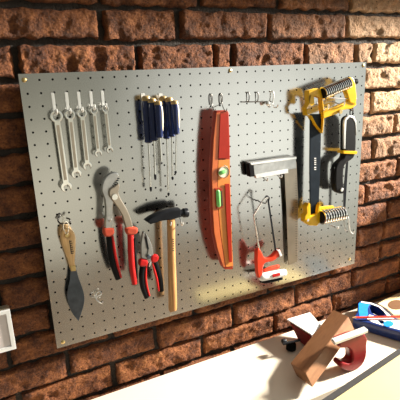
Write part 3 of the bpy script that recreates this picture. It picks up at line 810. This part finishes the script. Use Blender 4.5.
def vplate(pts, yy, depth, bevel=.003, smooth=0, holes=()):
    f = lambda q: [(hitp(x, y, (0, yy, 0), (0, 1, 0)).x, hitp(x, y, (0, yy, 0), (0, 1, 0)).z) for x, y in q]
    lp = f(pts)
    if smooth: lp = [tuple(v) for v in smooth_loop([Vector(p) for p in lp], smooth)]
    return slab([lp] + [f(q) for q in holes], Vector((0, yy + depth, 0)), X, Z, -Y, depth, bevel)

# right clamp
yy = -.216
rc = thing('corner_clamp', tuple(T(352, 371)), 'dark red corner clamp with a pale metal bar, right of the wooden block', 'clamp', 'red corner clamps')
hl = [(345.5, 352), (350.5, 350), (353, 354), (352.6, 361), (349.5, 362.5), (346.5, 358)]
link('clamp_body', vplate([(341, 342), (365.5, 334.5), (367, 346), (366.5, 357), (362, 366), (354, 371), (345, 370.5), (340.5, 366.5), (343, 362.5), (349, 364), (353, 360), (352, 352), (347.5, 348), (341, 348.5)], yy, .030, .004, 2), M['deepred'], rc)
q0, q1 = hitp(335, 341.5, (0, yy - .004, 0), (0, 1, 0)), hitp(368.3, 330.5, (0, yy - .004, 0), (0, 1, 0))
q1.z = q0.z = (q0.z + q1.z) / 2
link('pressure_bar', hexa([q0, q1, q1 + Y * .018 + X * .004, q0 + Y * .018 + X * .004], (0, 0, -.009), .0012), M['pad'], rc)
# left clamp
zt_ = .058
lc = thing('corner_clamp', tuple(T(300, 352)), 'dark red corner clamp with a wide white pad, left of the wooden block', 'clamp', 'red corner clamps')
pp4 = [T(286.5, 319, zt_), T(310, 312, zt_), T(323, 327, zt_), T(311.5, 334.5, zt_)]
link('clamp_pad', hexa(pp4, (0, 0, -.004), .0012), M['white'], lc)
cx = sum(pp4, Vector()) / 4
top = [cx + (p - cx) * .92 - Z * .0045 for p in pp4]
bot_c = T(304, 345)
bm = bmesh.new()
bot = [Vector((bot_c.x + (p.x - cx.x) * .55, bot_c.y + (p.y - cx.y) * .5, ZB + .001)) for p in pp4]
bot[0], bot[3] = bot[0] + X * .02, bot[3] + X * .01
mid = [top[i].lerp(bot[i], .45) for i in range(4)]
rings = [[bm.verts.new(p) for p in rr] for rr in (top, mid, bot)]
for j in range(2):
    for i in range(4): bm.faces.new((rings[j][i], rings[j][(i + 1) % 4], rings[j + 1][(i + 1) % 4], rings[j + 1][i]))
bm.faces.new(rings[0]); bm.faces.new(rings[2][::-1])
bmesh.ops.bevel(bm, geom=bm.edges[:], offset=.004, segments=3, affect='EDGES')
link('clamp_body', from_bm(bm), M['deepred'], lc)
sc = T(293, 344, .03)
tips = [T(293, 344, .03), T(286.5, 341, .03)]
link('clamp_screw', tube([T(300, 340, .035), T(283, 344, .035)], .0035, 12, sp=0), M['darksteel'], lc)
link('screw_knob', tube([T(291, 350, .0) + Z * v_ for v_ in (.022, .020, .004, .002)], [.010, .014, .014, .011], 16, sp=0), M['void'], lc)
link('screw_knob', tube([T(286.5, 341, .035), T(285, 341.2, .035), T(282.6, 341.6, .035), T(281.8, 341.8, .035)], [.004, .0075, .0075, .004], 14, sp=0), M['darksteel'], lc)

# blue saw handle
zz = .034
def tp(pts, dz): return [(T(x, y, dz).x, T(x, y, dz).y) for x, y in pts]
def hplate(pts, dz, depth, bevel=.003, smooth=0, holes=()):
    lp = tp(pts, dz)
    if smooth: lp = [tuple(v) for v in smooth_loop([Vector(p) for p in lp], smooth)]
    return slab([lp] + [tp(q, dz) for q in holes], Vector((0, 0, ZB + dz - depth)), X, Y, Z, depth, bevel)
hs = thing('hand_saw', tuple(T(375, 325)), 'saw with a blue and white plastic handle lying at the right end of the bench', 'saw')
hol = [(369.5, 306), (374, 304.8), (379.5, 307.5), (383.8, 312.5), (383.5, 316.3), (378, 316.2), (371.5, 312.2)]
hol2 = [(376.5, 319.5), (383.5, 320.5), (385.5, 323.2), (381, 324.2)]
link('handle', hplate([(353, 318.5), (357.5, 311), (357.8, 303), (360.5, 300.8), (372, 302.4), (381, 306.2), (387, 312), (393, 316.8), (403, 320), (418, 324), (418, 337), (399, 331.5), (385, 327.5), (370, 323), (358, 320.5)], zz, .032, .003, 0, [hol, hol2]), M['darkblue'], hs)
link('handle_face', hplate([(367, 319), (369.2, 314.5), (373, 315.4), (378, 318), (385.5, 317.8), (390, 317), (401, 320.6), (416, 325), (416, 334), (399, 329.5), (385, 326), (373, 322.2)], zz + .0012, .002, .0006, 0, [[(377, 319.6), (383.5, 320.6), (385, 323), (381.3, 324)]]), M['white'], hs)
link('handle_inlay', hplate([(358.5, 303.5), (361, 301.6), (371, 303.2), (368.6, 305.6), (367.6, 309), (368, 314), (366, 318), (359.5, 317), (358.5, 311)], zz + .0012, .002, .0006), M['blue'], hs)
link('handle_rim', hplate([(361, 301.2), (372, 302.8), (381, 306.6), (387, 312.4), (391, 315.8), (387.5, 316.2), (383.5, 311), (378.5, 306.8), (371.5, 304.2), (361, 302.4)], zz + .0022, .002, .0006), M['white'], hs)
link('logo_oval', hplate([(388.5 + 5.2 * math.cos(a), 323.6 + 3.1 * math.sin(a)) for a in [i * math.pi / 8 for i in range(16)]], zz + .0024, .002, .0006), M['blue'], hs)
link('blade', hplate([(414, 322), (520, 352), (520, 372), (414, 336)], .018, .0014, .0003), M['chrome'], hs)
# pencil
pe = thing('pencil', tuple(T(352, 317.3, .042)), 'thin red pencil lying across the blue saw handle', 'pencil')
A, B = T(352, 317.5, .042), T(440, 316, .042)
d = (B - A).normalized()
link('barrel', tube([A + d * .012, B], .0036, 6, sp=0), M['redorange'], pe, smooth=False)
link('sharpened_tip', tube([A, A + d * .012], [.0006, .0036], 8, sp=0), M['honey'], pe)
# pine offcut at the back
s_ = T(395, 299)
po = thing('timber_offcut', (s_.x, s_.y, ZB), 'pale timber offcut with a dark oval knot behind the blue saw', 'timber')
link('timber_body', hplate([(377.5, 303.2), (384, 299.5), (396, 293.5), (412, 288.5), (440, 288), (440, 306), (404, 314), (394, 315), (387, 309)], .020, .0195, .003), M['pine'], po)
link('knot', hplate([(396.5 + 8.5 * math.cos(a), 304.5 + 4.8 * math.sin(a)) for a in [i * math.pi / 10 for i in range(20)]], .0212, .002, .0006), M['knot'], po)

# ------------------------------------------------------------------ lights
def area(name, loc, target, sx, sy, power, col):
    ld = bpy.data.lights.new(name, 'AREA'); ld.shape = 'RECTANGLE'; ld.size = sx; ld.size_y = sy; ld.energy = power; ld.color = col
    o = bpy.data.objects.new(name, ld); COL.objects.link(o); o.location = loc
    o.rotation_euler = (Vector(target) - Vector(loc)).to_track_quat('-Z', 'Y').to_euler()
    return o
area('key_lamp', (3.1, -.56, .66), (.6, 0, -.45), .30, .30, 490, (1, .93, .82))
w = bpy.data.worlds.new('world'); scene.world = w; w.use_nodes = True
nt = w.node_tree; bg = nt.nodes['Background']
tc = N(nt, 'ShaderNodeTexCoord'); sp_ = N(nt, 'ShaderNodeSeparateXYZ')
nt.links.new(tc.outputs['Generated'], sp_.inputs[0])
def ramp(inp, stops):
    r_ = N(nt, 'ShaderNodeValToRGB'); e_ = r_.color_ramp.elements
    while len(e_) < len(stops): e_.new(.5)
    for x_, (p_, c_) in zip(e_, stops): x_.position = p_
    for x_, (p_, c_) in zip(r_.color_ramp.elements, stops): x_.color = (*c_, 1)
    ma = N(nt, 'ShaderNodeMapRange'); ma.inputs[1].default_value = -1; ma.inputs[2].default_value = 1
    nt.links.new(inp, ma.inputs[0]); nt.links.new(ma.outputs[0], r_.inputs[0]); return r_
rz = ramp(sp_.outputs[2], [(.0, (.06, .035, .02)), (.26, (.09, .07, .045)), (.32, (.38, .33, .24)), (.38, (.50, .47, .38)), (.46, (.62, .61, .54)), (.53, (.62, .61, .56)), (.7, (.55, .56, .56))])
rx = ramp(sp_.outputs[0], [(.35, (.5, .5, .45)), (.54, (.60, .58, .50)), (.66, (.72, .72, .66)), (.76, (1.1, 1.1, 1.06)), (.90, (1.25, 1.3, 1.32))])
mm = N(nt, 'ShaderNodeMix', data_type='RGBA', blend_type='MULTIPLY'); mm.inputs[0].default_value = 1
nt.links.new(rz.outputs[0], mm.inputs[6]); nt.links.new(rx.outputs[0], mm.inputs[7])
last = mm.outputs[2]
def glow(d_, wd, col):          # soft bright patch added to the world for the board to reflect
    global last
    v = N(nt, 'ShaderNodeVectorMath', operation='DISTANCE'); v.inputs[1].default_value = Vector(d_).normalized()
    nt.links.new(tc.outputs['Generated'], v.inputs[0])
    mr = N(nt, 'ShaderNodeMapRange', interpolation_type='SMOOTHERSTEP'); mr.inputs[1].default_value = wd; mr.inputs[2].default_value = 0
    nt.links.new(v.outputs['Value'], mr.inputs[0])
    a_ = N(nt, 'ShaderNodeMix', data_type='RGBA', blend_type='ADD'); a_.clamp_factor = False; a_.inputs[7].default_value = (*col, 1)
    nt.links.new(mr.outputs[0], a_.inputs[0]); nt.links.new(last, a_.inputs[6]); last = a_.outputs[2]
glow((.13, -.95, -.27), .30, (.85, .80, .66))
glow((.58, -.95, -.18), .36, (1.15, 1.15, 1.10))
glow((.95, -.95, -.22), .34, (.30, .32, .30))
nt.links.new(last, bg.inputs[0])
bg.inputs[1].default_value = .92
# unseen plank shelf added above the view to shade the upper bricks
put(link('light_blocker_2', rbox((-1.0, -.13, .235), (2.5, .03, .26), .003), M['beam']), kind='structure')
# unseen timber post added past the right edge to shade lower right bricks
put(link('light_blocker_1', rbox((1.19, -.055, ZB), (1.27, .02, -.36), .004), M['beam']), kind='structure')
scene.view_settings.view_transform = 'Standard'
scene.view_settings.exposure = 0.0

for o in bpy.data.objects:
    if '_o' in o: del o['_o']
